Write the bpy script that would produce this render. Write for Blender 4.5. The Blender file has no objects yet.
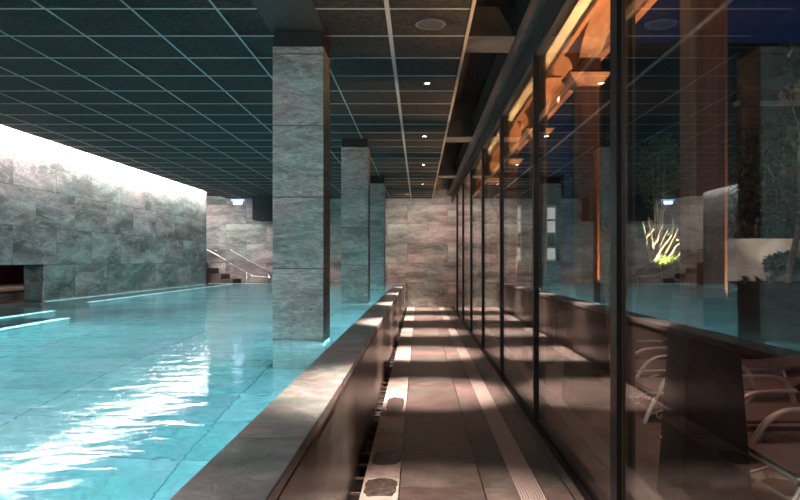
import bpy, bmesh, math, random
from mathutils import Vector, Matrix
R = math.radians
S = bpy.context.scene
C = S.collection
random.seed(7)

# ------------------------------------------------------------------ materials
def newmat(name):
    m = bpy.data.materials.new(name); m.use_nodes = True
    nt = m.node_tree
    for n in list(nt.nodes): nt.nodes.remove(n)
    out = nt.nodes.new('ShaderNodeOutputMaterial')
    return m, nt, out

def nd(nt, t, **kw):
    n = nt.nodes.new(t)
    for k, v in kw.items():
        if k in n.inputs: n.inputs[k].default_value = v
        else: setattr(n, k, v)
    return n

def ramp(nt, fac, stops):
    r = nt.nodes.new('ShaderNodeValToRGB')
    el = r.color_ramp.elements
    while len(el) < len(stops): el.new(0.5)
    for e, (p, c) in zip(el, stops):
        e.position = p; e.color = (c[0], c[1], c[2], 1)
    nt.links.new(fac, r.inputs['Fac'])
    return r.outputs['Color']

def mixc(nt, fac, a, b, mode='MIX'):
    m = nt.nodes.new('ShaderNodeMix'); m.data_type = 'RGBA'; m.blend_type = mode
    for sock, v in ((m.inputs[0], fac), (m.inputs[6], a), (m.inputs[7], b)):
        if isinstance(v, (int, float)): sock.default_value = v
        elif isinstance(v, tuple): sock.default_value = (*v, 1)
        else: nt.links.new(v, sock)
    return m.outputs[2]

def plain(name, col, rough=0.5, metal=0.0, noise=0.0, scale=20, emit=None, es=0, spec=0.5, bump=0.0):
    m, nt, out = newmat(name)
    b = nd(nt, 'ShaderNodeBsdfPrincipled', Roughness=rough, Metallic=metal)
    b.inputs['Specular IOR Level'].default_value = spec
    nt.links.new(b.outputs[0], out.inputs[0])
    b.inputs['Base Color'].default_value = (*col, 1)
    if noise or bump:
        g = nt.nodes.new('ShaderNodeNewGeometry')
        n = nd(nt, 'ShaderNodeTexNoise', Scale=scale, Detail=4.0)
        nt.links.new(g.outputs['Position'], n.inputs['Vector'])
        lo = tuple(c * (1 - noise) for c in col); hi = tuple(min(1, c * (1 + noise)) for c in col)
        nt.links.new(ramp(nt, n.outputs['Fac'], [(0.3, lo), (0.7, hi)]), b.inputs['Base Color'])
        if bump:
            bp = nd(nt, 'ShaderNodeBump', Strength=bump, Distance=0.01)
            nt.links.new(n.outputs['Fac'], bp.inputs['Height'])
            nt.links.new(bp.outputs[0], b.inputs['Normal'])
    if emit:
        b.inputs['Emission Color'].default_value = (*emit, 1)
        b.inputs['Emission Strength'].default_value = es
    return m

def emitter(name, col, s):
    m, nt, out = newmat(name)
    e = nd(nt, 'ShaderNodeEmission', Strength=s); e.inputs[0].default_value = (*col, 1)
    nt.links.new(e.outputs[0], out.inputs[0])
    return m

def stone(name, axes, tile, origin, lo, mid, hi, rough=0.45, offset=0.5, vein=1.0, mortar=0.004, seam=(0.03, 0.03, 0.03),
          bump=0.35, scale=1.3, tilevar=0.25, ang=0.6, spec=0.5, hue=0.12, rot=(0.6, 0.5, 0.4), grain=0.3):
    """slate-like stone slabs; axes = which world axes run along and across a slab"""
    m, nt, out = newmat(name)
    L = nt.links.new
    g = nt.nodes.new('ShaderNodeNewGeometry')
    sep = nt.nodes.new('ShaderNodeSeparateXYZ'); L(g.outputs['Position'], sep.inputs[0])
    cmb = nt.nodes.new('ShaderNodeCombineXYZ')
    for k in (0, 1):
        a = nd(nt, 'ShaderNodeMath', operation='SUBTRACT'); L(sep.outputs[axes[k]], a.inputs[0]); a.inputs[1].default_value = origin[k]
        L(a.outputs[0], cmb.inputs[k])
    br = nd(nt, 'ShaderNodeTexBrick', Scale=1.0)
    br.offset = offset; br.squash = 1.0
    br.inputs['Mortar Size'].default_value = mortar; br.inputs['Mortar Smooth'].default_value = 0.3
    br.inputs['Brick Width'].default_value = tile[0]; br.inputs['Row Height'].default_value = tile[1]
    br.inputs['Color1'].default_value = (0, 0, 0, 1); br.inputs['Color2'].default_value = (1, 1, 1, 1)
    br.inputs['Mortar'].default_value = (0.5, 0.5, 0.5, 1); br.inputs['Bias'].default_value = 0.0
    L(cmb.outputs[0], br.inputs['Vector'])
    # per slab shift of the pattern
    sc = nd(nt, 'ShaderNodeVectorMath', operation='MULTIPLY'); L(br.outputs['Color'], sc.inputs[0]); sc.inputs[1].default_value = (3.1, 4.7, 2.3)
    ad = nd(nt, 'ShaderNodeVectorMath', operation='ADD'); L(g.outputs['Position'], ad.inputs[0]); L(sc.outputs[0], ad.inputs[1])
    mp = nd(nt, 'ShaderNodeMapping'); L(ad.outputs[0], mp.inputs[0]); mp.inputs['Rotation'].default_value = rot
    mp.inputs['Scale'].default_value = (0.55, 0.55, 1.9)
    n1 = nd(nt, 'ShaderNodeTexNoise', Scale=scale * 1.15, Detail=8.0, Roughness=0.58, Distortion=0.5); L(mp.outputs[0], n1.inputs['Vector'])
    n2 = nd(nt, 'ShaderNodeTexNoise', Scale=scale * 1.3, Detail=7.0, Roughness=0.6, Distortion=1.1); L(mp.outputs[0], n2.inputs['Vector'])
    # veins: ridge of n2
    s1 = nd(nt, 'ShaderNodeMath', operation='SUBTRACT'); L(n2.outputs['Fac'], s1.inputs[0]); s1.inputs[1].default_value = 0.5
    s2 = nd(nt, 'ShaderNodeMath', operation='ABSOLUTE'); L(s1.outputs[0], s2.inputs[0])
    v = ramp(nt, s2.outputs[0], [(0.0, (1, 1, 1)), (0.012, (0.3, 0.3, 0.3)), (0.04, (0, 0, 0))])
    base = ramp(nt, n1.outputs['Fac'], [(0.36, lo), (0.5, mid), (0.64, hi)])
    n4 = nd(nt, 'ShaderNodeTexNoise', Scale=scale * 0.7, Detail=3.0); L(ad.outputs[0], n4.inputs['Vector'])
    base = mixc(nt, 1.0, base, ramp(nt, n4.outputs['Fac'], [(0.38, (1.0 - hue, 1.0 + hue * 0.5, 1.0)), (0.62, (1.0 + hue, 1.0 - hue * 0.4, 1.0 - hue * 0.3))]), 'MULTIPLY')
    n5 = nd(nt, 'ShaderNodeTexNoise', Scale=scale * 11, Detail=5.0, Roughness=0.75, Distortion=0.8); L(mp.outputs[0], n5.inputs['Vector'])
    base = mixc(nt, 1.0, base, ramp(nt, n5.outputs['Fac'], [(0.34, (1.0 - grain,) * 3), (0.66, (1.0 + grain,) * 3)]), 'MULTIPLY')
    vm = nd(nt, 'ShaderNodeMath', operation='MULTIPLY'); L(v, vm.inputs[0]); vm.inputs[1].default_value = 0.45 * vein
    c = mixc(nt, vm.outputs[0], base, tuple(min(1, x * 1.7) for x in hi))
    tv = mixc(nt, 1.0, c, ramp(nt, br.outputs['Color'], [(0, (1 - tilevar,) * 3), (1, (1 + tilevar,) * 3)]), 'MULTIPLY')
    c = mixc(nt, br.outputs['Fac'], tv, seam)
    b = nd(nt, 'ShaderNodeBsdfPrincipled', Roughness=rough)
    b.inputs['Specular IOR Level'].default_value = spec
    L(c, b.inputs['Base Color'])
    n3 = nd(nt, 'ShaderNodeTexNoise', Scale=scale * 9, Detail=6.0, Roughness=0.7, Distortion=1.0); L(mp.outputs[0], n3.inputs['Vector'])
    mm = nd(nt, 'ShaderNodeMath', operation='MULTIPLY_ADD'); L(n2.outputs['Fac'], mm.inputs[0]); mm.inputs[1].default_value = 1.5; L(n3.outputs['Fac'], mm.inputs[2])
    m3 = nd(nt, 'ShaderNodeMath', operation='SUBTRACT'); L(mm.outputs[0], m3.inputs[0]); L(br.outputs['Fac'], m3.inputs[1])
    bp = nd(nt, 'ShaderNodeBump', Strength=bump, Distance=0.012); L(m3.outputs[0], bp.inputs['Height']); L(bp.outputs[0], b.inputs['Normal'])
    L(b.outputs[0], out.inputs[0])
    return m

def wood(name, lo, hi, axis=2, scale=14, rough=0.55):
    m, nt, out = newmat(name); L = nt.links.new
    tc = nt.nodes.new('ShaderNodeTexCoord')
    mp = nd(nt, 'ShaderNodeMapping'); L(tc.outputs['Object'], mp.inputs[0])
    s = [1.0, 1.0, 1.0]; s[axis] = 0.06; mp.inputs['Scale'].default_value = s
    n = nd(nt, 'ShaderNodeTexNoise', Scale=scale, Detail=6.0, Roughness=0.6, Distortion=0.6); L(mp.outputs[0], n.inputs['Vector'])
    b = nd(nt, 'ShaderNodeBsdfPrincipled', Roughness=rough); L(ramp(nt, n.outputs['Fac'], [(0.32, lo), (0.68, hi)]), b.inputs['Base Color'])
    bp = nd(nt, 'ShaderNodeBump', Strength=0.2, Distance=0.004); L(n.outputs['Fac'], bp.inputs['Height']); L(bp.outputs[0], b.inputs['Normal'])
    L(b.outputs[0], out.inputs[0])
    return m

M = {}
ROWZ = 0.70 - 0.555 * 4          # slab rows: 0.70, 1.255, 1.81, 2.365, 2.92
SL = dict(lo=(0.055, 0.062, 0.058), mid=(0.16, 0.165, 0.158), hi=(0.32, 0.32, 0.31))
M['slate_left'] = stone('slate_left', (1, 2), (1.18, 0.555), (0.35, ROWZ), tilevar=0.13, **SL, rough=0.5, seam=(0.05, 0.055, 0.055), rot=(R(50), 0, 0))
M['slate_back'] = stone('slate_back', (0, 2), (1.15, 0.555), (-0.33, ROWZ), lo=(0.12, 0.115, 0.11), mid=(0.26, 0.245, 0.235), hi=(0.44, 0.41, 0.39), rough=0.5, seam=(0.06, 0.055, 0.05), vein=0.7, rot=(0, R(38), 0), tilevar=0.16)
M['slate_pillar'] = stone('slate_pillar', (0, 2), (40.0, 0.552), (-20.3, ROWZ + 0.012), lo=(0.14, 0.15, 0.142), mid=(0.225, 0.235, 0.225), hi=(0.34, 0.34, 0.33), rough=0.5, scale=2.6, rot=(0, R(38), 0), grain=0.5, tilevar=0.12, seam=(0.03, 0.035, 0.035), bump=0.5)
M['slate_coping'] = stone('slate_coping', (1, 0), (1.2, 3.0), (0.0, -1.5), lo=(0.19, 0.20, 0.195), mid=(0.34, 0.35, 0.345), hi=(0.52, 0.52, 0.51), rough=0.3, scale=2.4, offset=0.0, tilevar=0.1, bump=0.25)
M['slate_facing'] = stone('slate_facing', (1, 2), (1.2, 1.6), (0.0, -0.5), lo=(0.065, 0.055, 0.05), mid=(0.12, 0.105, 0.095), hi=(0.20, 0.18, 0.165), rough=0.28, scale=1.2, offset=0.0, tilevar=0.1, bump=0.15, vein=0.3)
M['floor_stone'] = stone('floor_stone', (1, 0), (1.68, 0.485), (-2.65, -0.114), lo=(0.062, 0.054, 0.050), mid=(0.105, 0.092, 0.086), hi=(0.155, 0.138, 0.130), rough=0.34, scale=1.4, offset=0.0, mortar=0.005, tilevar=0.08, bump=0.12, vein=0.25, seam=(0.012, 0.012, 0.012))
M['border_stone'] = stone('border_stone', (1, 0), (0.56, 5.0), (0.35, -2.5), lo=(0.22, 0.20, 0.188), mid=(0.34, 0.31, 0.295), hi=(0.47, 0.43, 0.41), rough=0.4, scale=2.5, offset=0.0, mortar=0.004, tilevar=0.4, bump=0.2, vein=0.3)
M['terrace_stone'] = stone('terrace_stone', (1, 0), (1.2, 0.6), (0.2, 0.1), lo=(0.13, 0.105, 0.095), mid=(0.20, 0.16, 0.145), hi=(0.30, 0.24, 0.22), rough=0.55, scale=1.6, tilevar=0.15, vein=0.3)
M['pool_tile'] = stone('pool_tile', (0, 1), (1.12, 0.57), (-1.17 - 11.2, 3.49 - 5.7), lo=(0.27, 0.42, 0.44), mid=(0.42, 0.60, 0.61), hi=(0.60, 0.76, 0.76), rough=0.6, offset=0.0, mortar=0.006, seam=(0.06, 0.14, 0.16), scale=1.6, tilevar=0.14, vein=0.3, bump=0.1)
M['black_metal'] = plain('black_metal', (0.007, 0.007, 0.008), 0.4, 0.0, spec=0.35)
M['grey_metal'] = plain('grey_metal', (0.055, 0.055, 0.058), 0.5, 0.2, noise=0.25, scale=6)
M['bronze_metal'] = plain('bronze_metal', (0.20, 0.12, 0.07), 0.35, 0.8)
M['black_paint'] = plain('black_paint', (0.01, 0.01, 0.011), 0.7, noise=0.3, scale=12)
M['void_black'] = plain('void_black', (0.003, 0.003, 0.0035), 0.8, noise=0.3, scale=4)
M['trim_metal'] = plain('trim_metal', (0.26, 0.22, 0.19), 0.4, 0.3)
M['grid_metal'] = plain('grid_metal', (0.26, 0.26, 0.26), 0.4, 0.2)
M['steel'] = plain('steel', (0.62, 0.60, 0.58), 0.22, 1.0)
M['tube'] = plain('tube', (0.78, 0.70, 0.67), 0.35, 0.4)
M['grate'] = plain('grate', (0.58, 0.53, 0.50), 0.35, 0.5)
M['sling'] = plain('sling', (0.22, 0.19, 0.185), 0.8, noise=0.2, scale=120)
M['maroon'] = plain('maroon', (0.075, 0.028, 0.032), 0.7, noise=0.2, scale=5)
M['cream'] = plain('cream', (0.62, 0.56, 0.46), 0.6, noise=0.06, scale=5)
M['concrete'] = plain('concrete', (0.27, 0.245, 0.23), 0.8, noise=0.25, scale=3, bump=0.2)
M['dark_concrete'] = plain('dark_concrete', (0.022, 0.026, 0.025), 0.8, noise=0.35, scale=4, bump=0.2)
M['corten'] = plain('corten', (0.028, 0.018, 0.018), 0.45, 0.2, noise=0.4, scale=3, bump=0.1)
M['brown_stone'] = plain('brown_stone', (0.07, 0.048, 0.04), 0.6, noise=0.3, scale=4)
M['brick_red'] = plain('brick_red', (0.13, 0.055, 0.035), 0.8, noise=0.4, scale=5, bump=0.3)
M['facade'] = plain('facade', (0.030, 0.032, 0.036), 0.8, noise=0.3, scale=2)
M['window_dark'] = plain('window_dark', (0.045, 0.055, 0.065), 0.25, noise=0.5, scale=1.5)
M['soil'] = plain('soil', (0.03, 0.022, 0.016), 0.9, noise=0.4, scale=12, bump=0.5)
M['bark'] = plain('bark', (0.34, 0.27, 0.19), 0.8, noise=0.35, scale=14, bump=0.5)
M['white_plastic'] = plain('white_plastic', (0.75, 0.75, 0.75), 0.4)
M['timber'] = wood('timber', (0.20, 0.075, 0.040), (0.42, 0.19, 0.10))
M['timber_shaded'] = wood('timber_shaded', (0.09, 0.034, 0.022), (0.20, 0.082, 0.048))  # timber copy darkened so the post shafts look unlit
M['timber_y'] = wood('timber_y', (0.24, 0.095, 0.05), (0.46, 0.22, 0.12), axis=1)
M['leaf_dark'] = plain('leaf_dark', (0.045, 0.075, 0.035), 0.45, noise=0.5, scale=6)
M['leaf_mid'] = plain('leaf_mid', (0.085, 0.12, 0.05), 0.45, noise=0.5, scale=6)
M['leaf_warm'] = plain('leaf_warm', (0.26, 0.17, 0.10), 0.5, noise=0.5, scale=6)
M['grass'] = plain('grass', (0.16, 0.24, 0.04), 0.6, noise=0.4, scale=10)
M['strip_glow'] = plain('strip_glow', (0.8, 0.9, 0.92), 0.5, emit=(0.55, 0.95, 1.0), es=4.0)  # emission makes the step, bench and waterline edges look lit
M['cove_led'] = emitter('cove_led', (1.0, 0.90, 0.87), 140.0)
M['lamp_warm'] = emitter('lamp_warm', (1.0, 0.80, 0.62), 30.0)
M['uplight_glow'] = emitter('uplight_glow', (1.0, 0.62, 0.25), 9.0)
M['sign_glow'] = emitter('sign_glow', (0.75, 0.87, 1.0), 7.0)
M['blue_glow'] = emitter('blue_glow', (0.25, 0.5, 1.0), 2.5)
M['lit_window'] = emitter('lit_window', (0.95, 0.9, 0.85), 0.75)
M['pool_lamp'] = emitter('pool_lamp', (0.4, 0.95, 1.0), 3.0)

def ceiling_mat():
    m, nt, out = newmat('ceiling_board'); L = nt.links.new
    g = nt.nodes.new('ShaderNodeNewGeometry')
    n = nd(nt, 'ShaderNodeTexNoise', Scale=24.0, Detail=7.0, Roughness=0.8); L(g.outputs['Position'], n.inputs['Vector'])
    n2 = nd(nt, 'ShaderNodeTexNoise', Scale=5.0, Detail=4.0); L(g.outputs['Position'], n2.inputs['Vector'])
    c = ramp(nt, n.outputs['Fac'], [(0.42, (0.001, 0.001, 0.001)), (0.64, (0.030, 0.026, 0.025))])
    c = mixc(nt, 0.5, c, ramp(nt, n2.outputs['Fac'], [(0.35, (0.45, 0.45, 0.45)), (0.65, (1.4, 1.3, 1.3))]), 'MULTIPLY')
    b = nd(nt, 'ShaderNodeBsdfPrincipled', Roughness=0.9); b.inputs['Specular IOR Level'].default_value = 0.2
    L(c, b.inputs['Base Color'])
    bp = nd(nt, 'ShaderNodeBump', Strength=0.5, Distance=0.006); L(n.outputs['Fac'], bp.inputs['Height']); L(bp.outputs[0], b.inputs['Normal'])
    L(b.outputs[0], out.inputs[0]); return m
M['ceiling'] = ceiling_mat()

def glass_mat():
    m, nt, out = newmat('window_glass'); L = nt.links.new
    g = nt.nodes.new('ShaderNodeNewGeometry')
    ior = nd(nt, 'ShaderNodeMapRange'); L(g.outputs['Backfacing'], ior.inputs['Value'])
    ior.inputs['To Min'].default_value = 1.47; ior.inputs['To Max'].default_value = 1 / 1.47
    f = nt.nodes.new('ShaderNodeFresnel'); L(ior.outputs[0], f.inputs['IOR'])
    t = nt.nodes.new('ShaderNodeBsdfTransparent'); t.inputs[0].default_value = (0.93, 0.95, 0.94, 1)
    gl = nt.nodes.new('ShaderNodeBsdfGlossy'); gl.inputs['Roughness'].default_value = 0.0; gl.inputs[0].default_value = (1, 1, 1, 1)
    mx = nt.nodes.new('ShaderNodeMixShader'); L(f.outputs[0], mx.inputs[0]); L(t.outputs[0], mx.inputs[1]); L(gl.outputs[0], mx.inputs[2])
    L(mx.outputs[0], out.inputs[0]); return m
M['glass'] = glass_mat()

def water_mat():
    m, nt, out = newmat('pool_water'); L = nt.links.new
    g = nt.nodes.new('ShaderNodeNewGeometry')
    mp = nd(nt, 'ShaderNodeMapping'); L(g.outputs['Position'], mp.inputs[0]); mp.inputs['Scale'].default_value = (1.0, 1.6, 1.0)
    n = nd(nt, 'ShaderNodeTexNoise', Scale=4.2, Detail=2.0, Roughness=0.5, Distortion=0.4); L(mp.outputs[0], n.inputs['Vector'])
    bp = nd(nt, 'ShaderNodeBump', Strength=0.40, Distance=0.0075); L(n.outputs['Fac'], bp.inputs['Height'])
    bp2 = nd(nt, 'ShaderNodeBump', Strength=0.45, Distance=0.010); L(n.outputs['Fac'], bp2.inputs['Height'])
    rf = nt.nodes.new('ShaderNodeBsdfRefraction'); rf.inputs['IOR'].default_value = 1.333; rf.inputs['Roughness'].default_value = 0.0
    rf.inputs['Color'].default_value = (0.86, 0.98, 1.0, 1); L(bp.outputs[0], rf.inputs['Normal'])
    gl = nt.nodes.new('ShaderNodeBsdfGlossy'); gl.inputs['Roughness'].default_value = 0.085; gl.inputs['Color'].default_value = (1, 1, 1, 1); L(bp2.outputs[0], gl.inputs['Normal'])
    fr = nt.nodes.new('ShaderNodeFresnel'); fr.inputs['IOR'].default_value = 1.333; L(bp.outputs[0], fr.inputs['Normal'])
    mx = nt.nodes.new('ShaderNodeMixShader'); L(fr.outputs[0], mx.inputs[0]); L(rf.outputs[0], mx.inputs[1]); L(gl.outputs[0], mx.inputs[2])
    L(mx.outputs[0], out.inputs[0]); return m
M['water'] = water_mat()

# ------------------------------------------------------------------ geometry helpers
def bx(bm, x0, x1, y0, y1, z0, z1):
    v = [bm.verts.new(p) for p in ((x0,y0,z0),(x1,y0,z0),(x1,y1,z0),(x0,y1,z0),(x0,y0,z1),(x1,y0,z1),(x1,y1,z1),(x0,y1,z1))]
    for f in ((0,3,2,1),(4,5,6,7),(0,1,5,4),(1,2,6,5),(2,3,7,6),(3,0,4,7)): bm.faces.new([v[i] for i in f])
    return v

def hexa(bm, lo, hi):
    """lo, hi: four corner points each, counterclockwise from above"""
    v = [bm.verts.new(p) for p in list(lo) + list(hi)]
    for f in ((0,3,2,1),(4,5,6,7),(0,1,5,4),(1,2,6,5),(2,3,7,6),(3,0,4,7)): bm.faces.new([v[i] for i in f])

def tube(bm, pts, r, seg=10, taper=None):
    pts = [Vector(p) for p in pts]; rings = []
    for i, p in enumerate(pts):
        d = (pts[min(i+1, len(pts)-1)] - pts[max(i-1, 0)]).normalized()
        up = Vector((0,0,1)) if abs(d.z) < 0.95 else Vector((1,0,0))
        a = d.cross(up).normalized(); b = d.cross(a).normalized()
        rr = r if taper is None else r * (1 + (taper - 1) * i / max(1, len(pts)-1))
        rings.append([bm.verts.new(p + a*math.cos(2*math.pi*k/seg)*rr + b*math.sin(2*math.pi*k/seg)*rr) for k in range(seg)])
    for i in range(len(rings)-1):
        for k in range(seg):
            bm.faces.new((rings[i][k], rings[i][(k+1)%seg], rings[i+1][(k+1)%seg], rings[i+1][k]))
    bm.faces.new(rings[0][::-1]); bm.faces.new(rings[-1])

def smooth_pts(pts, n=5):
    """Catmull-Rom through pts"""
    P = [Vector(p) for p in pts]; out = []
    for i in range(len(P)-1):
        p0 = P[max(i-1,0)]; p1 = P[i]; p2 = P[i+1]; p3 = P[min(i+2,len(P)-1)]
        for k in range(n):
            t = k/n
            out.append(0.5*((2*p1)+(p2-p0)*t+(2*p0-5*p1+4*p2-p3)*t*t+(3*p1-p0-3*p2+p3)*t**3))
    out.append(P[-1]); return out

def cyl(bm, cx, cy, z0, z1, r, seg=24, r1=None):
    r1 = r if r1 is None else r1
    a = [bm.verts.new((cx+r*math.cos(2*math.pi*k/seg), cy+r*math.sin(2*math.pi*k/seg), z0)) for k in range(seg)]
    b = [bm.verts.new((cx+r1*math.cos(2*math.pi*k/seg), cy+r1*math.sin(2*math.pi*k/seg), z1)) for k in range(seg)]
    for k in range(seg): bm.faces.new((a[k], a[(k+1)%seg], b[(k+1)%seg], b[k]))
    bm.faces.new(a[::-1]); bm.faces.new(b)

def ring(bm, cx, cy, z0, z1, ro, ri, seg=28):
    def c(r, z): return [bm.verts.new((cx+r*math.cos(2*math.pi*k/seg), cy+r*math.sin(2*math.pi*k/seg), z)) for k in range(seg)]
    a, b, d, e = c(ro,z0), c(ro,z1), c(ri,z1), c(ri,z0)
    for k in range(seg):
        j = (k+1)%seg
        bm.faces.new((a[k],a[j],b[j],b[k])); bm.faces.new((b[k],b[j],d[j],d[k])); bm.faces.new((d[k],d[j],e[j],e[k])); bm.faces.new((e[k],e[j],a[j],a[k]))

def obj(name, bm, mat, parent=None, bevel=0.0, smooth=False, origin=None):
    bmesh.ops.recalc_face_normals(bm, faces=bm.faces)
    if origin is not None: bmesh.ops.translate(bm, verts=bm.verts, vec=-Vector(origin))
    me = bpy.data.meshes.new(name); bm.to_mesh(me); bm.free()
    o = bpy.data.objects.new(name, me); C.objects.link(o)
    me.materials.append(M[mat] if isinstance(mat, str) else mat)
    if origin is not None: o.location = origin
    if smooth:
        for p in me.polygons: p.use_smooth = True
    if bevel:
        md = o.modifiers.new('bevel', 'BEVEL'); md.width = bevel; md.segments = 2; md.limit_method = 'ANGLE'
    if parent is not None: o.parent = parent
    return o

def box(name, x0, x1, y0, y1, z0, z1, mat, parent=None, bevel=0.0, origin=None):
    bm = bmesh.new(); bx(bm, x0, x1, y0, y1, z0, z1)
    return obj(name, bm, mat, parent, bevel, origin=origin)

def struct(o):
    o['kind'] = 'structure'; return o

def tag(o, label, cat, group=None, kind=None):
    o['label'] = label; o['category'] = cat
    if group: o['group'] = group
    if kind: o['kind'] = kind
    return o

def empty(name, loc=(0,0,0)):
    o = bpy.data.objects.new(name, None); C.objects.link(o); o.location = loc; return o

def thing(name, label, cat, loc=(0,0,0), group=None):
    return tag(empty(name, loc), label, cat, group)

def copy_tree(o, parent=None):
    c = o.copy(); C.objects.link(c); c.parent = parent
    for ch in list(o.children): copy_tree(ch, c)
    return c

def area(name, loc, size, size_y, energy, col, rot, spread=180):
    l = bpy.data.lights.new(name, 'AREA'); l.shape = 'RECTANGLE'; l.size = size; l.size_y = size_y; l.energy = energy; l.color = col
    l.spread = R(spread)
    o = bpy.data.objects.new(name, l); o.location = loc; o.rotation_euler = rot; C.objects.link(o); return o

def spot(name, loc, target, energy, col, angle, blend=0.5, size=0.03):
    l = bpy.data.lights.new(name, 'SPOT'); l.energy = energy; l.color = col; l.spot_size = R(angle); l.spot_blend = blend; l.shadow_soft_size = size
    o = bpy.data.objects.new(name, l); o.location = loc
    o.rotation_euler = (Vector(target) - Vector(loc)).to_track_quat('-Z', 'Y').to_euler(); C.objects.link(o); return o

# ------------------------------------------------------------------ key sizes (metres), camera at X=0, Y=0
CZ = 3.09; WZ = 0.70; XL = -5.64; YB = 20.1; XI = -0.63; XO = -0.39; PB = -0.63; YP = 18.9; GX = 0.95
Y0 = -1.6

# ------------------------------------------------------------------ room shell
bm = bmesh.new()
bx(bm, -0.115, 0.56, Y0, YB, -0.2, 0.0); bx(bm, 0.707, 1.06, Y0, YB, -0.2, 0.0); bx(bm, 0.56, 0.707, Y0, YB, -0.2, -0.03)
struct(obj('floor', bm, 'floor_stone'))
struct(box('floor_border', -0.329, -0.117, Y0, YB, -0.2, 0.001, 'border_stone'))
bm = bmesh.new(); bx(bm, XO, -0.329, Y0, YB, -0.2, -0.09)
gut = struct(obj('floor_gutter', bm, 'void_black'))
bm = bmesh.new(); y = 1.19
while y < YB - 0.3:
    bx(bm, XO + 0.002, -0.331, y, y + 0.012, -0.016, -0.002); y += 0.28
obj('gutter_bar', bm, 'trim_metal', gut)

# left wall with the low swim-through opening
bm = bmesh.new()
bx(bm, XL - 0.30, XL, Y0, 18.7, 1.257, 3.55)
bx(bm, XL - 0.30, XL, 10.6, 18.7, PB, 1.257)
bx(bm, XL - 0.30, XL, Y0, 6.2, PB, 1.257)
bmesh.ops.remove_doubles(bm, verts=bm.verts, dist=0.0001)
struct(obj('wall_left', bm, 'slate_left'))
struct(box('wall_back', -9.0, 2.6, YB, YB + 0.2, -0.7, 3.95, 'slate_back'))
# the room beyond the opening
bm = bmesh.new()
bx(bm, -8.4, -8.2, 4.0, 15.0, PB, 2.2); bx(bm, -8.2, XL - 0.30, 15.0, 15.2, PB, 2.2); bx(bm, -8.2, XL - 0.30, 3.8, 4.0, PB, 2.2)
bx(bm, -8.2, XL - 0.30, 4.0, 15.0, 2.0, 2.2)
struct(obj('wall_grotto', bm, 'maroon'))
struct(box('grotto_ledge', -8.2, -7.0, 4.0, 15.0, PB, 0.80, 'slate_pillar'))
struct(box('grotto_ledge_top', -8.2, -6.98, 4.0, 15.0, 0.80, 0.845, 'cream'))

# stair recess beyond the left wall's end
struct(box('wall_recess', -9.0, XL - 0.30, 18.5, 18.7, 0.0, 3.55, 'slate_back'))
struct(box('wall_recess_end', -9.2, -9.0, 18.5, YB, 0.0, 3.55, 'slate_back'))
bm = bmesh.new()
bx(bm, XL - 0.0, XO, YP + 0.02, YB, -0.7, 0.0)
obj_far = struct(obj('floor_landing', bm, 'slate_back'))
# deck behind the pool's far edge, up to where the walkway starts
struct(box('floor_deck', -4.0, XO, YP, YB, 0.0, 0.66, 'slate_back'))

# walkway side and near end walls (behind the camera)
struct(box('wall_front', -9.0, 1.1, Y0 - 0.2, Y0, -0.7, 3.55, 'slate_back'))

# ceiling boards, with the pillar head panel left plain
X_C0, X_C1 = -5.46, 0.378
ceil = struct(box('ceiling', X_C0, X_C1, Y0, YB, CZ, CZ + 0.03, 'ceiling'))
bm = bmesh.new()
xs = [0.378 - 0.602 * k for k in range(1, 10)]
d = 0.5997; yl = 4.968 - d * 9
lines = []
yy = yl
while yy < YB: 
    if yy > Y0: lines.append(yy)
    yy += d
W = 0.0058
for x in xs:
    w = 0.016 if abs(x + 0.224) < 0.03 else W
    bx(bm, x - w, x + w, Y0, YB, CZ - 0.006, CZ)
PX0, PX1 = -1.135, -0.735
for y in lines:
    if 4.1 < y < 5.5:
        bx(bm, X_C0, PX0, y - W, y + W, CZ - 0.0055, CZ); bx(bm, PX1, X_C1, y - W, y + W, CZ - 0.0055, CZ)
    else:
        bx(bm, X_C0, X_C1, y - W, y + W, CZ - 0.0055, CZ)
obj('ceiling_grid', bm, 'grid_metal', ceil)
box('edge_trim', X_C1 - 0.014, X_C1 + 0.012, Y0, YB, CZ - 0.012, CZ + 0.05, 'trim_metal', ceil)
box('blank_panel', PX0 - 0.006, PX1 + 0.006, 4.15, 5.44, CZ - 0.010, CZ, 'void_black', ceil)
# slab above everything
struct(box('ceiling_slab', -9.2, 1.02, Y0 - 0.2, YB + 0.2, 3.75, 3.95, 'void_black'))
struct(box('ceiling_slot_side', X_C1 - 0.06, X_C1 - 0.02, Y0, YB, CZ + 0.03, 3.75, 'void_black'))
struct(box('ceiling_cove', X_C0 + 0.02, X_C0 + 0.06, Y0, YB, CZ + 0.03, 3.55, 'white_plastic'))
struct(box('ceiling_cove_top', XL - 0.3, X_C0 + 0.06, Y0, 18.7, 3.50, 3.56, 'white_plastic'))
struct(box('ceiling_recess', -9.0, X_C0 - 0.0, 18.7, YB, 3.16, 3.2, 'ceiling'))

# beams in the slot over the walkway
for yb in (1.05, 5.85, 10.6, 15.4):
    struct(box('ceiling_beam', X_C1 - 0.02, 0.82, yb, yb + 0.47, 3.175, 3.42, 'grey_metal'))
struct(box('ceiling_soffit', 0.82, 0.93, Y0, YB, 3.175, 3.5, 'grey_metal'))
struct(box('ceiling_soffit_lip', 0.80, 0.822, Y0, YB, 3.172, 3.30, 'black_metal'))

# dropped duct box before the back wall
struct(box('ceiling_bulkhead', -4.56, -2.75, 19.3, YB, 2.44, 3.09, 'black_paint'))

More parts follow.
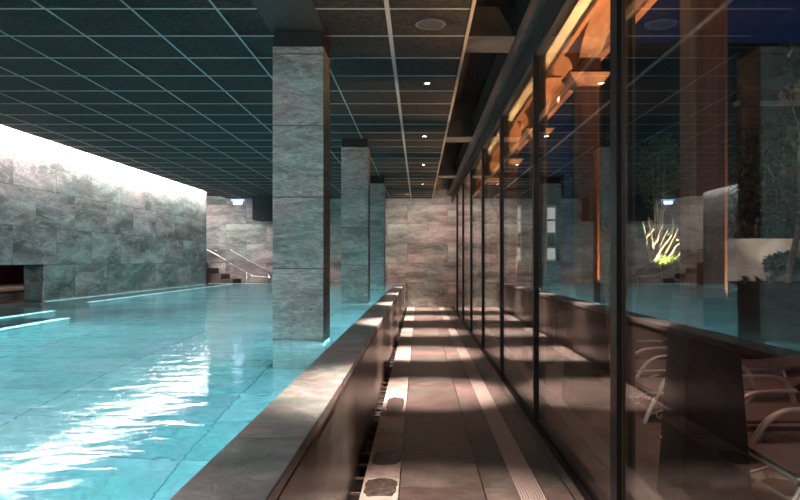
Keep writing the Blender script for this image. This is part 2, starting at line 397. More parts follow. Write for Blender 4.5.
# ------------------------------------------------------------------ pool
pool = bmesh.new()
bx(pool, -8.2, XI, Y0, YP, PB - 0.1, PB)
struct(obj('floor_pool', pool, 'pool_tile'))
struct(box('wall_pool_side', XI, XI + 0.02, Y0, YP, PB, 0.66, 'pool_tile'))
struct(box('wall_pool_end', XL, XI, YP, YP + 0.02, PB, 0.66, 'pool_tile'))
cop = bmesh.new(); bx(cop, XI + 0.02, XO - 0.012, Y0, 18.9, -0.2, 0.66)
pc = struct(obj('wall_coping', cop, 'slate_facing'))
bm = bmesh.new(); bx(bm, XO - 0.012, XO, Y0, 18.9, -0.2, 0.655); 
obj('facing', bm, 'slate_facing', pc)
bm = bmesh.new(); bx(bm, XI - 0.005, XO + 0.004, Y0, 18.9, 0.66, 0.706)
obj('coping_top', bm, 'slate_coping', pc, bevel=0.004)
bm = bmesh.new(); bx(bm, XO + 0.0005, XO + 0.006, Y0, 18.9, 0.648, 0.659)
obj('coping_trim', bm, 'bronze_metal', pc)
struct(box('coping_far', XL, XI, YP, YP + 0.25, 0.66, 0.706, 'slate_coping'))
# water
bm = bmesh.new()
for (a, b_, c_, d_) in ((XL, XI - 0.005, Y0, YP - 0.002), (XL - 0.30, XL, 6.2, 10.6), (-8.18, XL - 0.30, 4.02, 14.98)):
    bm.faces.new([bm.verts.new(p) for p in ((a,c_,WZ),(b_,c_,WZ),(b_,d_,WZ),(a,d_,WZ))])
w = obj('pool_water', bm, 'water'); tag(w, 'still turquoise water filling the indoor swimming pool', 'water', kind='stuff')
# steps and bench under water at the left wall
stp = bmesh.new(); bx(stp, XL + 0.002, -4.62, 3.0, 8.95, PB, 0.40); bx(stp, -4.62, -4.02, 3.0, 8.1, PB, 0.14)
ps = tag(obj('pool_steps', stp, 'pool_tile'), 'underwater entry steps with white edges made to glow below the opening in the left wall', 'pool steps')
box('step_edge', -4.70, -4.60, 3.0, 8.95, 0.40, 0.415, 'strip_glow', ps); box('step_edge', -4.11, -4.0, 3.0, 8.1, 0.14, 0.155, 'strip_glow', ps)
bn = bmesh.new(); bx(bn, XL + 0.002, -5.0, 10.7, YP - 0.01, PB, 0.42)
pbn = tag(obj('pool_bench', bn, 'pool_tile'), 'long underwater bench running along the grey stone left wall', 'pool bench')
box('bench_edge', -5.07, -4.98, 10.7, YP - 0.02, 0.42, 0.432, 'strip_glow', pbn)
box('waterline_glow', XL, XL + 0.035, 10.6, YP - 0.2, 0.64, 0.66, 'strip_glow', pbn)  # glowing strip standing in for light caught along the waterline

# ------------------------------------------------------------------ pillars
for i, y in enumerate((5.44, 10.24, 15.04)):
    t = struct(empty('stone_pillar', (-0.935, y + 0.2, 0.0)))
    bm = bmesh.new(); bx(bm, -1.13, -0.737, y, y + 0.40, PB, 2.965)
    o = obj('shaft', bm, 'slate_pillar', None, bevel=0.003); o.parent = t; o.location = -Vector(t.location)
    bm = bmesh.new(); bx(bm, -1.12, -0.747, y + 0.01, y + 0.39, 2.965, CZ)
    o = obj('head_collar', bm, 'void_black'); o.parent = t; o.location = -Vector(t.location)
    tag(t, ('nearest thick slate-clad square pillar at the pool edge', 'middle slate-clad square pillar at the pool edge', 'farthest slate-clad square pillar at the pool edge')[i], 'pillar', kind='structure')

# ------------------------------------------------------------------ window wall
YM = [3.36 + 2.35 * k for k in range(-2, 7)]
HX0, HX1 = 0.92, 1.0
for k in range(len(YM)):
    y0 = YM[k]; y1 = YM[k+1] if k+1 < len(YM) else YB
    t = struct(empty('window_%d' % (k+1), (GX, y0, 0)))
    bm = bmesh.new()
    th = 0.11 if abs(y0 - 3.36) < 0.01 else 0.06
    if th > 0.1:
        bx(bm, 0.925, 0.965, y0 - 0.06, y0 + 0.05, 0.03, 3.0); bx(bm, 0.97, 1.005, y0 - 0.04, y0 + 0.075, 0.03, 3.0)
    else:
        bx(bm, 0.925, 1.005, y0 - 0.03, y0 + 0.03, 0.03, 3.0)
    bx(bm, 0.92, 1.01, y0, y1, 3.0, 3.175)                       # head
    bx(bm, 0.935, 1.0, y0, y1, 2.965, 3.0)
    bx(bm, 0.91, 0.935, y0, y1, -0.02, 0.012); bx(bm, 0.945, 0.965, y0, y1, -0.02, 0.03); bx(bm, 0.975, 1.03, y0, y1, -0.02, 0.014)
    o = obj('frame', bm, 'black_metal'); o.parent = t; o.location = -Vector(t.location)
    bm = bmesh.new(); bx(bm, 1.006, 1.022, y0 - 0.03, y0 + 0.03, 0.03, 3.0)
    o = obj('outer_cap', bm, 'bronze_metal'); o.parent = t; o.location = -Vector(t.location)
    if th > 0.1:
        bm = bmesh.new(); bx(bm, 0.948, 0.974, y0 - 0.075, y0 - 0.055, 0.03, 3.0)
        o = obj('edge_light_strip', bm, 'bronze_metal'); o.parent = t; o.location = -Vector(t.location)  # brown strip standing in for warm light caught on the mullion edge
    if y0 > 0.5:
        bm = bmesh.new(); bx(bm, GX - 0.004, GX + 0.004, y0 + 0.03, y1 - 0.03, 0.03, 2.965)
        o = obj('glass_pane', bm, 'glass'); o.parent = t; o.location = -Vector(t.location)
struct(box('trim_1', 0.93, 1.1, Y0, YB, 3.175, 3.75, 'black_metal'))

# drainage grate
bm = bmesh.new()
n = 9
for k in range(n):
    x = 0.562 + (0.143 / n) * k
    bx(bm, x, x + 0.0105, Y0, YB - 0.02, -0.012, 0.002)
y = Y0
while y < YB - 0.05:
    bx(bm, 0.562, 0.705, y, y + 0.006, -0.02, -0.008); y += 0.25
tag(obj('drain_grate', bm, 'grate'), 'long slotted metal drain grate let into the walkway floor beside the glass wall', 'drain grate')

# wet patches on the pale border stones
def blob(cx, cy, rx, ry, seed, label):
    rnd = random.Random(seed); bm = bmesh.new(); n = 26; ring_ = []
    for k in range(n):
        a = 2*math.pi*k/n; q = 1 + rnd.uniform(-0.07, 0.07)
        c, s = math.cos(a), math.sin(a)
        ring_.append((cx + rx*q*(abs(c)**0.6)*math.copysign(1, c), cy + ry*q*(abs(s)**0.6)*math.copysign(1, s)))
    lo = [bm.verts.new((x, y, 0.0012)) for x, y in ring_]; hi = [bm.verts.new((cx+(x-cx)*0.97, cy+(y-cy)*0.97, 0.0032)) for x, y in ring_]
    for k in range(n): bm.faces.new((lo[k], lo[(k+1)%n], hi[(k+1)%n], hi[k]))
    bm.faces.new(hi); bm.faces.new(lo[::-1])
    o = obj('wet_patch', bm, wetm); tag(o, label, 'wet patch', 'wet patches on the pale border stones')
wetm = plain('wet_stone', (0.075, 0.066, 0.06), 0.22, noise=0.5, scale=30, bump=0.3)
blob(-0.222, 4.08, 0.095, 0.165, 1, 'nearest dark wet patch on the pale border stone beside the gutter')
blob(-0.216, 4.69, 0.09, 0.17, 2, 'second nearest dark wet patch on the pale border stone beside the gutter')
blob(-0.215, 6.45, 0.08, 0.32, 3, 'farthest dark wet patch on the pale border stone beside the gutter')

# ------------------------------------------------------------------ ceiling fittings
def dl(y):
    t = empty('ceiling_downlight', (0.08, y, CZ))
    bm = bmesh.new(); ring(bm, 0, 0, -0.006, 0.0, 0.040, 0.026); obj('bezel', bm, 'black_metal', t)
    bm = bmesh.new(); cyl(bm, 0, 0, -0.003, 0.0, 0.026, 20); obj('lens', bm, 'lamp_warm', t)
    return t
names = {0.3: 'recessed ceiling downlight just behind the viewer', 3.4: 'recessed downlight over the nearest part of the walkway',
         7.05: 'largest and nearest visible lit downlight beyond the round ceiling speaker', 10.05: 'second visible lit downlight from the round ceiling speaker',
         13.0: 'third visible lit downlight from the round ceiling speaker', 16.3: 'fourth and smallest lit downlight before the back wall', 19.3: 'last recessed downlight close to the back wall'}
for y, lb in names.items():
    if 7 < y < 17: 
        t = dl(y); tag(t, lb, 'downlight', 'row of downlights over the walkway')
    spot('downlight_beam', (0.08, y, CZ - 0.02), (0.08, y, 0), (3000 if y > 5 else 1500), (1.0, 0.70, 0.60), 37 if y > 5 else 46, 1.0, 0.04)

sp = thing('ceiling_speaker', 'dark round loudspeaker grille set in the black ceiling', 'ceiling speaker', (0.085, 5.28, CZ))
bm = bmesh.new(); ring(bm, 0, 0, -0.012, 0.0, 0.115, 0.10); obj('rim', bm, 'grey_metal', sp)
bm = bmesh.new(); cyl(bm, 0, 0, -0.007, -0.001, 0.10, 28); obj('grille', bm, 'black_paint', sp)

# LED line in the cove
led = tag(box('cove_light', X_C0 - 0.13, X_C0 - 0.03, Y0 + 0.1, 18.6, CZ + 0.048, CZ + 0.062, 'cove_led'), 'long white LED line in the ceiling cove above the left stone wall', 'cove light')

# lit emergency sign
es = thing('emergency_sign', 'small glowing blue-white emergency sign hanging under the ceiling at the back wall', 'emergency sign', (-5.08, 19.75, CZ))
box('bracket', -0.02, 0.02, -0.02, 0.02, -0.05, 0, 'black_metal', es); box('housing', -0.18, 0.18, -0.04, 0.04, -0.10, -0.05, 'blue_glow', es)
box('panel', -0.12, 0.12, -0.012, 0.012, -0.19, -0.10, 'sign_glow', es)

# handrails over the far steps
def rail(ya, dx, dz, label):
    t = thing('handrail', label, 'handrail', (-4.6 + dx, ya, 0.66), 'steel handrails on the far pool steps')
    P = [(-1.6, 0, 0.94), (-1.20 + 0.0, 0, 0.95), (-1.08, 0, 0.92), (-0.10, 0, 0.36 + dz), (0.05, 0, 0.27 + dz), (0.16, 0, 0.245 + dz), (0.62, 0, 0.24 + dz)]
    bm = bmesh.new(); tube(bm, smooth_pts(P, 5), 0.019); obj('rail', bm, 'steel', t, smooth=True)
    for x, z in ((-0.08, 0.34 + dz), (0.55, 0.24 + dz)):
        bm = bmesh.new(); tube(bm, [(x, 0, -0.0), (x, 0, z)], 0.02); obj('post', bm, 'steel', t, smooth=True)
    return t
rail(19.15, 0.0, 0.0, 'steel handrail nearer the water on the far pool steps')
rail(19.85, 0.45, 0.0, 'steel handrail nearer the back wall on the far pool steps')
bm = bmesh.new()
for k in range(5):
    bx(bm, -8.99, -4.75 - 0.32 * k, 18.95 + 0.25, YB - 0.01, 0.0 if k == 0 else 0.66 + 0.15 * (k-1), 0.66 + 0.15 * k)
tag(obj('landing_steps', bm, 'brown_stone'), 'dark stone steps climbing left below the steel handrails', 'steps')

# ------------------------------------------------------------------ outside: ground, canopy, posts
struct(box('ground_terrace', 1.06, 14.0, Y0, 30.0, -0.3, -0.02, 'terrace_stone'))
struct(box('trim_2', 1.10, 1.20, Y0, 24.0, 3.10, 3.30, 'cream'))
struct(box('trim_3', 1.20, 1.235, Y0, 24.0, 3.06, 3.75, 'timber_y'))
cano = tag(box('timber_canopy', 1.235, 2.0, Y0, 24.0, 3.62, 3.75, 'timber_y'), 'timber boarded canopy roof running outside above the glass wall', 'canopy')
box('fascia', 1.93, 2.0, Y0, 24.0, 3.50, 3.62, 'timber_y', cano)
tag(box('timber_beam', 1.50, 1.74, Y0, 24.0, 3.48, 3.615, 'timber_y'), 'long timber beam carried by the braced posts outside the glass', 'beam')

def octa(bm, x0, x1, y0, y1, z0, z1, c):
    P = [(x0+c,y0),(x1-c,y0),(x1,y0+c),(x1,y1-c),(x1-c,y1),(x0+c,y1),(x0,y1-c),(x0,y0+c)]
    a = [bm.verts.new((x,y,z0)) for x,y in P]; b = [bm.verts.new((x,y,z1)) for x,y in P]
    for k in range(8): bm.faces.new((a[k],a[(k+1)%8],b[(k+1)%8],b[k]))
    bm.faces.new(a[::-1]); bm.faces.new(b)

def brace(sgn):
    """curved knee brace in the YZ plane from capital to beam"""
    bm = bmesh.new(); n = 10; w = 0.10; A = []; 
    for i in range(n+1):
        t = i/n; ang = t * math.pi/2
        y = 0.10 + 0.98 * (1 - math.cos(ang)); z = 3.07 + 0.40 * math.sin(ang)
        th = 0.15
        # normal of the underside points away from the post/up
        ny = math.cos(ang); nz = math.sin(ang) 
        A.append(((y, z), (max(0.02, y - th * ny * 0.9), min(3.478, z + th * (0.35 + 0.65 * nz)))))
    rows = []
    for (ya, za), (yb, zb) in A:
        rows.append([bm.verts.new((-w, sgn*ya, za)), bm.verts.new((w, sgn*ya, za)), bm.verts.new((w, sgn*yb, zb)), bm.verts.new((-w, sgn*yb, zb))])
    for i in range(n):
        for k in range(4): bm.faces.new((rows[i][k], rows[i][(k+1)%4], rows[i+1][(k+1)%4], rows[i+1][k]))
    bm.faces.new(rows[0][::-1]); bm.faces.new(rows[-1])
    return bm

def timber_post(y, label):
    t = thing('timber_post', label, 'post', (1.566, y, -0.02), 'timber posts on tapered bases outside the glass')
    bm = bmesh.new(); w0, w1 = 0.192, 0.13
    hexa(bm, ((-w0,-w0,0),(w0,-w0,0),(w0,w0,0),(-w0,w0,0)), ((-w1,-w1,1.13),(w1,-w1,1.13),(w1,w1,1.13),(-w1,w1,1.13)))
    obj('base', bm, 'corten', t, bevel=0.006)
    bm = bmesh.new(); octa(bm, -0.10, 0.104, -0.10, 0.10, 1.13, 2.96, 0.026); obj('shaft', bm, 'timber_shaded', t)
    bm = bmesh.new(); a, b = 0.10, 0.19
    hexa(bm, ((-a,-a,2.94),(a,-a,2.94),(a,a,2.94),(-a,a,2.94)), ((-b,-b,3.05),(b,-b,3.05),(b,b,3.05),(-b,b,3.05)))
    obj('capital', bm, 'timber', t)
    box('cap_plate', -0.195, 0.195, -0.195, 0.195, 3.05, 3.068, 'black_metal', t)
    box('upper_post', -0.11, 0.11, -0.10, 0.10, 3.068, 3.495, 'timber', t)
    for s in (1, -1): obj('brace', brace(s), 'timber_y', t)
    return t
PY = [3.89, 6.60, 9.31, 12.02, 14.73, 17.44]
pl = ['nearest timber post on a tall tapered dark base outside the glass', 'second timber post outside the glass, its flared capital lit orange', 'third timber post outside from the viewer',
      'fourth timber post outside from the viewer', 'fifth timber post outside from the viewer', 'farthest timber post outside near the back wall']
for y, l in zip(PY, pl): timber_post(y, l)
WARM = (1.0, 0.56, 0.27)
for i, y in enumerate(PY):
    # floor uplight between posts, aimed up at the arches
    yu = y + 1.38
    t = thing('floor_uplight', ['nearest glowing round floor uplight on the terrace beside the tapered post base', 'second glowing round floor uplight on the terrace', 'third round floor uplight along the terrace', 'fourth round floor uplight along the terrace', 'fifth round floor uplight along the terrace', 'farthest round floor uplight along the terrace'][i],
              'uplight', (1.86, yu, -0.02), 'warm floor uplights between the timber posts')
    bm = bmesh.new(); ring(bm, 0, 0, 0, 0.010, 0.075, 0.055); obj('rim', bm, 'steel', t)
    bm = bmesh.new(); cyl(bm, 0, 0, 0, 0.024, 0.054, 24, 0.035); obj('lens', bm, 'uplight_glow', t)
    spot('uplight_beam', (1.86, yu, 0.05), (1.57, yu + 0.75, 3.4), 420, WARM, 26, 0.5, 0.04)
    spot('uplight_beam', (1.86, yu, 0.05), (1.25, yu + 0.2, 3.3), 620, WARM, 48, 0.7, 0.04)
    # spike light added right of each post to light its right edge
    ys_ = y + (0.40 if i == 0 else 0.02)
    s = thing('added_spike', 'added black spike spotlight standing right of the %s timber post' % ['nearest', 'second', 'third', 'fourth', 'fifth', 'farthest'][i], 'spotlight', (2.35, ys_, -0.02), 'added spike spotlights grazing the timber posts')
    bm = bmesh.new(); tube(bm, [(0,0,0),(0,0,0.52)], 0.008); obj('spike', bm, 'black_metal', s)
    bm = bmesh.new(); tube(bm, [(0.05,0,0.49),(-0.05,0,0.59)], 0.03); obj('head', bm, 'black_metal', s)
    spot('added_spike_beam', (2.26, ys_, 0.66), (1.67, y, 2.4), 1100 if i == 0 else 480, WARM, 92, 0.5, 0.02)
# unseen warm spots added under the canopy to light the loungers
for y in (4.35, 7.05, 9.75, 12.5):
    spot('terrace_fill', (1.91, y, 3.59), (2.3, y, 0), 80, (1.0, 0.72, 0.60), 100, 0.9, 0.05)

# ------------------------------------------------------------------ sun loungers
def make_lounger():
    t = empty('sun_lounger')
    # local: length along +X, near side at y=0, far side at y=0.6
    for ys in (0.0, 0.60):
        for dy, dz in ((0.0, 0.0), (0.035, -0.006)):
            bm = bmesh.new()
            P = [(-0.26,ys+dy,0.0),(-0.17,ys+dy,0.20),(-0.08,ys+dy,0.36),(0.0,ys+dy,0.44+dz),(0.12,ys+dy,0.475+dz),(0.45,ys+dy,0.48+dz),(0.56,ys+dy,0.45+dz),(0.62,ys+dy,0.37),(0.66,ys+dy,0.24)]
            tube(bm, smooth_pts(P, 5), 0.0125); obj('arm', bm, 'tube', t, smooth=True)
        bm = bmesh.new(); tube(bm, [(-0.20,ys+0.02,0.25),(1.50,ys+0.02,0.27)], 0.0125); obj('side_rail', bm, 'tube', t, smooth=True)
        bm = bmesh.new(); tube(bm, [(1.42,ys+0.02,0.27),(1.50,ys+0.02,0.0)], 0.0125); obj('leg', bm, 'tube', t, smooth=True)
        bm = bmesh.new(); tube(bm, [(0.66,ys+0.02,0.25),(0.40,ys+0.02,0.0)], 0.0125); obj('leg', bm, 'tube', t, smooth=True)
        # toothed recline rack
        bm = bmesh.new(); tube(bm, [(-0.20,ys+0.05,0.07),(0.25,ys+0.05,0.225)], 0.009)
        for k in range(4):
            x = -0.15 + 0.1*k; z = 0.075 + 0.034*k
            tube(bm, smooth_pts([(x,ys+0.05,z+0.01),(x+0.012,ys+0.05,z-0.03),(x+0.038,ys+0.05,z-0.035),(x+0.045,ys+0.05,z-0.01)],3), 0.005, 6)
        obj('recline_rack', bm, 'tube', t)
    bm = bmesh.new(); bx(bm, -0.20, 1.45, 0.03, 0.61, 0.262, 0.282); bx(bm, -0.2, 1.45, 0.015, 0.03, 0.215, 0.282); obj('seat', bm, 'sling', t, bevel=0.004)
    bm = bmesh.new(); hexa(bm, ((1.43,0.04,0.28),(1.46,0.04,0.27),(1.46,0.60,0.27),(1.43,0.60,0.28)), ((2.06,0.04,0.36),(2.07,0.04,0.34),(2.07,0.60,0.34),(2.06,0.60,0.36)))
    obj('backrest', bm, 'sling', t)
    for x in (-0.19, 0.62, 1.42):
        bm = bmesh.new(); tube(bm, [(x,0.02,0.245),(x,0.62,0.245)], 0.011); obj('crossbar', bm, 'tube', t, smooth=True)
    return t
lg = make_lounger()
spots = [(2.13, 4.60, 'low metal tube sun lounger right of the nearest tapered post base'),
         (2.06, 3.46, 'nearest sun lounger at the right edge, its slanted tube leg in view'),
         (2.10, 5.75, 'metal tube sun lounger mostly hidden behind the nearest tapered post base'),
         (2.15, 6.90, 'farthest metal tube sun lounger, seen left of the nearest tapered post base')]
for i, (x, y, l) in enumerate(spots):
    o = lg if i == 0 else copy_tree(lg)
    o.location = (x, y, -0.02); tag(o, l, 'sun lounger', 'sun loungers in a row on the terrace')

# ------------------------------------------------------------------ garden
def foliage(name, c, rad, n, size, mat, seed, parent, hollow=0.35, droop=0.0):
    rnd = random.Random(seed); bm = bmesh.new()
    for _ in range(n):
        while True:
            p = Vector((rnd.uniform(-1,1), rnd.uniform(-1,1), rnd.uniform(-1,1)))
            if hollow < p.length < 1: break
        p = Vector((p.x*rad[0], p.y*rad[1], p.z*rad[2])) + Vector(c)
        s = size * rnd.uniform(0.6, 1.3)
        q = Matrix.Rotation(rnd.uniform(0, 6.28), 3, 'Z') @ Matrix.Rotation(rnd.uniform(-1.2, 1.2) + droop, 3, 'X') @ Matrix.Rotation(rnd.uniform(-0.8, 0.8), 3, 'Y')
        vs = [q @ Vector(a) * s for a in ((0,0,0),(0.28,0.35,0.06),(0,0.4,-0.02),(-0.28,0.35,0.06),(0,1,-0.12),(0.2,0.7,0.03),(-0.2,0.7,0.03))]
        v = [bm.verts.new(p + a) for a in vs]
        bm.faces.new((v[0],v[1],v[2])); bm.faces.new((v[0],v[2],v[3])); bm.faces.new((v[1],v[5],v[2])); bm.faces.new((v[2],v[5],v[4])); bm.faces.new((v[2],v[4],v[6])); bm.faces.new((v[2],v[6],v[3]))
    me = bpy.data.meshes.new(name); bm.to_mesh(me); bm.free()
    o = bpy.data.objects.new(name, me); C.objects.link(o); me.materials.append(M[mat]); o.parent = parent
    return o

def pix(px, py, Y):
    return Vector(((px - 419) / 705 * Y, Y, 1.31 + (261 - py) / 705 * Y))

# raised garden behind the terrace
struct(box('ground_garden', 3.9, 14.0, 11.0, 30.0, -0.02, 0.85, 'soil'))
gw = tag(box('garden_wall', 3.6, 14.0, 12.0, 12.2, 0.2, 1.65, 'concrete'), 'pale concrete garden wall lit from below behind dark spiky plants', 'garden wall')
box('coping', 3.58, 14.0, 11.97, 12.23, 1.65, 1.69, 'concrete', gw)
pl1 = tag(box('planter_wall', 4.42, 14.0, 9.0, 9.25, -0.02, 1.02, 'dark_concrete'), 'dark low planter wall at the right edge under the small tree', 'planter')
box('soil', 4.42, 14.0, 9.25, 11.0, -0.02, 1.0, 'soil', pl1)

# neighbouring building with dark facade
b = thing('dark_building', 'dark two-storey building against the blue night sky beyond the garden', 'building', (0, 20.0, 0))
bm = bmesh.new(); bx(bm, 5.2, 22, 0, 4, -0.1, 7.35); o = obj('wall', bm, 'facade', b)
for k, (x0, x1, z0, z1) in enumerate(((9.55, 10.2, 4.2, 5.55), (10.32, 10.95, 4.2, 5.55), (11.1, 12.0, 4.2, 5.55), (6.4, 7.0, 3.6, 4.6), (7.15, 7.75, 3.6, 4.6))):
    f = box('window', x0, x1, -0.05, 0.0, z0, z1, 'black_metal', b); box('pane', x0 + 0.05, x1 - 0.05, -0.06, -0.045, z0 + 0.05, z1 - 0.05, 'window_dark', f)
box('ledge', 8.9, 16, -0.25, 0.0, 5.7, 5.8, 'concrete', b)
box('parapet', 5.1, 22, -0.15, 0.2, 7.35, 7.45, 'black_paint', b)
bm = bmesh.new()
for k in range(8): bx(bm, 9.0, 9.5, -0.35, 0.0, 1.6 + 0.62*k - 0.3, 1.6 + 0.62*k + 0.28)
obj('brick_pier', bm, 'brick_red', b)
# bright rooms of a far house seen through the glass
h = thing('far_house', 'far house at the back with tall lit windows, seen through the distant panes', 'building', (0, 25.0, 0))
box('wall', 2.6, 5.15, 0, 2, -0.1, 4.4, 'facade', h)
for x0, x1 in ((3.1, 3.62), (4.50, 4.85)):
    f = box('window', x0, x1, -0.06, 0.0, 1.3, 3.3, 'white_plastic', h)
    for k in range(4): box('pane', x0 + 0.04, x1 - 0.04, -0.07, -0.05, 1.36 + 0.48*k, 1.36 + 0.48*k + 0.40, 'lit_window' if k != 1 else 'window_dark', f)

# hedge behind, multi-stem lit shrub, warm lit shrub, small tree, spiky plants
def shrub(name, label, cat, c, rad, n, size, mat, seed, stems=5, grp=None, ground=None):
    down = -0.05 if ground is None else ground - (c[2] - rad[2]) - 0.01
    t = thing(name, label, cat, (c[0], c[1], c[2] - rad[2]), grp)
    o = foliage('foliage', (0, 0, rad[2]), rad, n, size, mat, seed, t)
    rnd = random.Random(seed); bm = bmesh.new()
    for k in range(stems):
        tube(bm, smooth_pts([(rnd.uniform(-.05,.05), rnd.uniform(-.05,.05), down), (rnd.uniform(-.3,.3)*rad[0], rnd.uniform(-.3,.3)*rad[1], rad[2]), (rnd.uniform(-.6,.6)*rad[0], rnd.uniform(-.6,.6)*rad[1], rad[2]*1.6)], 4), 0.018, 6, 0.4)
    obj('stem', bm, 'bark', t)
    return t
p = pix(659, 172, 13.5); shrub('tall_shrub', 'tall dark leafy shrub above the white lit branches', 'shrub', p, (0.42, 0.5, 0.75), 1700, 0.085, 'leaf_mid', 11, ground=0.85)
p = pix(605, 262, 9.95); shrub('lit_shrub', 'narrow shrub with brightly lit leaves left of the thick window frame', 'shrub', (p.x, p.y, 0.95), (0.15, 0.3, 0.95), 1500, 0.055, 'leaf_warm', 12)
p = pix(775, 185, 14.5); shrub('dark_shrub', 'large dark shrub rising behind the concrete garden wall', 'shrub', (p.x, p.y, 2.6), (1.1, 0.7, 1.7), 3800, 0.12, 'leaf_dark', 13)
p = pix(743, 232, 12.9); shrub('flowering_shrub', 'low shrub with reddish leaves just above the garden wall top', 'shrub', (p.x, p.y, 1.55), (0.30, 0.3, 0.55), 500, 0.075, 'leaf_warm', 14, ground=0.85)
p = pix(781, 232, 12.9); shrub('green_shrub', 'low green shrub above the garden wall top beside the reddish one', 'shrub', (p.x, p.y, 1.55), (0.36, 0.3, 0.5), 600, 0.075, 'leaf_mid', 15, ground=0.85)
for k, (px, Y, r) in enumerate(((782, 10.5, 0.22), (824, 10.3, 0.22))):
    p = pix(px, 262, Y); shrub('planter_shrub', ['round dark shrub in the planter left of the small tree trunk', 'round dark shrub in the planter right of the small tree trunk'][k], 'shrub', (p.x, Y, 1.08 + r*0.75), (r, 0.25, r*0.75), 900, 0.09, 'leaf_dark', 20 + k, grp='dark shrubs in the planter')

def spiky(px, label, seed):
    p = pix(px, 276, 9.75); t = thing('spiky_plant', label, 'plant', (p.x, 9.75, 1.02), 'dark spiky plants in the planter')
    rnd = random.Random(seed)
    bm = bmesh.new()
    for k in range(16):
        a = rnd.uniform(0, 6.28); l = rnd.uniform(0.12, 0.19); e = rnd.uniform(0.3, 1.1)
        d = Vector((math.cos(a)*math.cos(e), math.sin(a)*math.cos(e), math.sin(e))); s = Vector((-math.sin(a), math.cos(a), 0))*0.022
        q = [Vector((0,0,0.0)), d*l*0.5, d*l + Vector((0,0,-0.05))]
        v = [bm.verts.new(q[0]-s*0.5), bm.verts.new(q[0]+s*0.5), bm.verts.new(q[1]+s), bm.verts.new(q[1]-s), bm.verts.new(q[2])]
        bm.faces.new((v[0],v[1],v[2],v[3])); bm.faces.new((v[3],v[2],v[4]))
    me = bpy.data.meshes.new('leaves'); bm.to_mesh(me); bm.free(); o = bpy.data.objects.new('leaves', me); C.objects.link(o); me.materials.append(M['leaf_dark']); o.parent = t
    bm = bmesh.new(); tube(bm, [(0,0,-0.02),(0,0,0.06)], 0.02, 8); obj('stem', bm, 'bark', t)
for k, (px, lb) in enumerate(((745, 'left one of the dark spiky plants before the lit garden wall'), (759, 'middle one of the dark spiky plants before the lit garden wall'), (770, 'right one of the dark spiky plants before the lit garden wall'))):
    spiky(px, lb, 30 + k)

# bare lit branches
def branches(px, label, lines, seed, Y=8.2):
    g0 = pix(px, 268, Y); t = thing('bare_shrub', label, 'shrub', (g0.x, Y, g0.z))
    rnd = random.Random(seed)
    for ln in lines:
        pts = [pix(a, b_, Y) - g0 + Vector((0, rnd.uniform(-0.12, 0.12), 0)) for a, b_ in ln]
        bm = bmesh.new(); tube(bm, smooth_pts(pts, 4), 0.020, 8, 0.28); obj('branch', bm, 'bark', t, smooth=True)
    return t, g0
t, g0 = branches(650, 'bare pale branches lit from below, left one of two clumps in the garden', [[(650,262),(651,250),(648,236),(641,222)], [(650,262),(653,248),(652,232),(650,218)], [(651,262),(656,252),(660,238),(663,224)], [(648,236),(650,228),(648,217)], [(653,248),(657,236),(655,222)]], 1)
t2, g1 = branches(664, 'bare pale branches lit from below, right one of two clumps beside bright grass', [[(662,264),(664,250),(668,236),(671,222)], [(662,264),(668,252),(674,240),(677,228)], [(664,264),(672,254),(677,246),(680,242)], [(668,236),(672,228),(674,216)], [(664,250),(666,240),(669,228)], [(665,265),(674,260),(678,250)], [(674,240),(679,236)]], 2)
gb = bmesh.new()
mound = tag(box('garden_bed', g0.x - 0.35, g1.x + 0.5, 7.95, 8.6, -0.02, g0.z, 'dark_concrete'), 'raised dark planting bed below the lit bare branches', 'planter')
tf = foliage('grass_tuft', (0, 0, 0.03), (0.14, 0.12, 0.06), 260, 0.06, 'grass', 5, None, hollow=0.0); tf.location = (pix(668, 263, 8.2).x, 8.2, g0.z + 0.04)
tag(tf, 'tuft of bright yellow-green grass at the foot of the lit branches', 'grass', kind='stuff')
gs = thing('garden_spotlight', 'small garden spotlight in the bed in front of the lit branches', 'spotlight', (pix(664, 265, 7.98).x, 7.99, g0.z))
bm = bmesh.new(); tube(bm, [(0,0,0),(0,0.02,0.03)], 0.018); obj('head', bm, 'black_metal', gs)
spot('garden_beam', (gs.location.x, 7.92, g0.z + 0.08), (pix(660, 240, 8.25).x, 8.3, 1.6), 60, (1.0, 0.88, 0.6), 100, 0.5, 0.02)

# small tree at the right edge
tr = thing('small_tree', 'small tree with a slender lit trunk at the right edge of the view', 'tree', (pix(787, 290, 9.9).x, 9.9, 0.94))
b0 = tr.location.copy()
bm = bmesh.new(); tube(bm, smooth_pts([pix(787,292,9.9)-b0, pix(790,265,9.9)-b0, pix(796,240,9.9)-b0, pix(800,205,9.9)-b0, pix(800,150,9.9)-b0, pix(804,90,9.9)-b0], 4), 0.05, 10, 0.5); obj('trunk', bm, 'bark', tr, smooth=True)
for k, (ln) in enumerate(([(799,170),(792,172),(787,168)], [(800,130),(794,112),(790,95)], [(800,195),(792,196),(786,204)])):
    bm = bmesh.new(); tube(bm, smooth_pts([pix(a,c_,9.9)-b0 for a,c_ in ln], 4), 0.018, 8, 0.4); obj('branch', bm, 'bark', tr)
for k, (px, py, r, n, sz, mt) in enumerate(((792, 92, 0.15, 26, 0.17, 'leaf_warm'), (791, 172, 0.11, 24, 0.11, 'leaf_warm'), (800, 130, 0.25, 60, 0.12, 'leaf_mid'), (797, 205, 0.3, 150, 0.09, 'leaf_dark'), (796, 60, 0.3, 60, 0.13, 'leaf_dark'))):
    q = pix(px, py, 9.8) - b0; foliage('foliage', q, (r, r, r), n, sz, mt, 40 + k, tr, hollow=0.0)

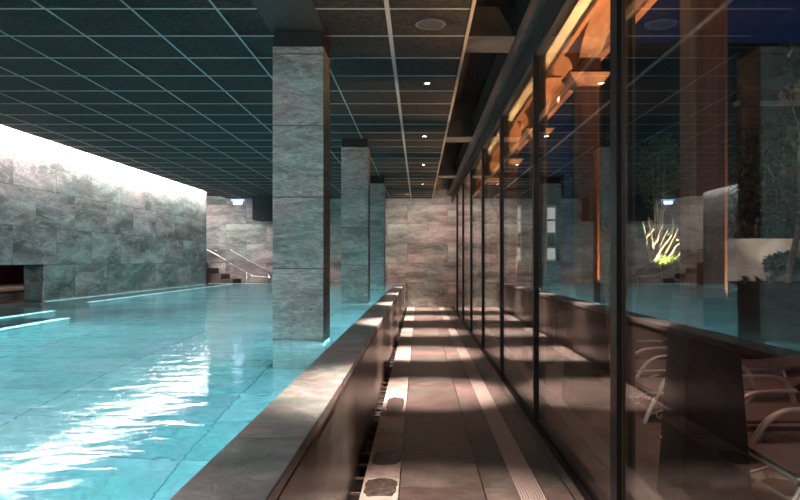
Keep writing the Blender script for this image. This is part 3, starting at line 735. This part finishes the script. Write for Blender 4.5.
# garden lights
spot('garden_beam', (5.9, 9.4, 1.15), (5.3, 9.8, 3.6), 70, (1.0, 0.85, 0.7), 30, 0.8, 0.04)  # unseen spot added to brighten the upper leaf cluster
spot('wall_washer', (5.6, 11.3, 1.0), (5.5, 12.0, 1.35), 14, (1.0, 0.82, 0.72), 120, 0.8, 0.05)
spot('garden_beam', (5.9, 10.9, 1.1), (6.0, 13.5, 3.2), 70, (1.0, 0.85, 0.7), 70, 0.8, 0.05)
spot('garden_beam', (2.35, 8.6, 0.1), (2.5, 9.5, 0.9), 35, (1.0, 0.8, 0.65), 100, 0.8, 0.04)
spot('garden_beam', (4.5, 12.6, 0.9), (4.6, 13.5, 3.0), 40, (1.0, 0.9, 0.75), 90, 0.8, 0.05)
spot('garden_beam', (8.0, 17.5, 0.9), (10.0, 20, 4.5), 260, (0.9, 0.9, 1.0), 90, 0.8, 0.1)

# ------------------------------------------------------------------ interior lights
# long underwater lamps on the hidden inner side of the walkway wall and below the bench
CY = (0.40, 0.87, 1.0)
l = area('pool_lamp', (XI - 0.06, 8.6, 0.45), 0.12, 19.6, 640, CY, (0, R(62), 0)); 
l2 = area('pool_lamp', (-4.90, 14.8, 0.30), 0.12, 8.0, 190, CY, (0, R(-62), 0))
l3 = area('pool_lamp', (-3.92, 5.0, 0.05), 0.10, 7.0, 100, CY, (0, R(-60), 0))
# unseen lamps put in to light the stair recess and the grotto
area('recess_fill', (-6.9, 19.4, 3.05), 0.5, 0.8, 60, (1.0, 0.88, 0.85), (0, R(-35), 0))
for x in (-0.35, 0.5):
    spot('back_wall_fill', (x, 18.3, CZ - 0.03), (x, YB, 1.2), 120, (1.0, 0.72, 0.60), 125, 1.0, 0.06)  # unseen spots added to brighten the back wall
area('camera_fill', (-3.0, -1.3, 2.6), 3.0, 0.5, 170, (1.0, 0.96, 0.94), (R(62), 0, 0))  # unseen soft light added behind the camera to lift pillars and coping
area('grotto_fill', (-6.6, 11.5, 1.95), 0.3, 3.0, 12, (1.0, 0.7, 0.7), (0, 0, 0))

# ------------------------------------------------------------------ world
wd = bpy.data.worlds.new('night'); S.world = wd; wd.use_nodes = True
nt = wd.node_tree
bg = nt.nodes['Background']; tc = nt.nodes.new('ShaderNodeTexCoord'); sp_ = nt.nodes.new('ShaderNodeSeparateXYZ'); nt.links.new(tc.outputs['Generated'], sp_.inputs[0])
c = ramp(nt, sp_.outputs['Z'], [(0.0, (0.006, 0.012, 0.040)), (0.6, (0.003, 0.006, 0.022))]); nt.links.new(c, bg.inputs[0]); bg.inputs[1].default_value = 1.0

# ------------------------------------------------------------------ camera and render look
cam = bpy.data.cameras.new('camera'); co = bpy.data.objects.new('camera', cam); C.objects.link(co); S.camera = co
co.location = (0, 0, 1.31); co.rotation_euler = (R(90), 0, 0)
cam.sensor_width = 36; cam.lens = 36 * 705 / 800; cam.shift_x = -19 / 800; cam.shift_y = 11 / 800; cam.clip_end = 200
S.view_settings.view_transform = 'Standard'; S.view_settings.look = 'None'; S.view_settings.gamma = 1.0; S.view_settings.use_curve_mapping = False
S.view_settings.exposure = 0.0
cy = S.cycles
cy.use_denoising = True; cy.max_bounces = 12; cy.diffuse_bounces = 4; cy.glossy_bounces = 6; cy.transmission_bounces = 8; cy.transparent_max_bounces = 24
cy.caustics_reflective = False; cy.caustics_refractive = True; cy.sample_clamp_indirect = 4.0; cy.blur_glossy = 0.3
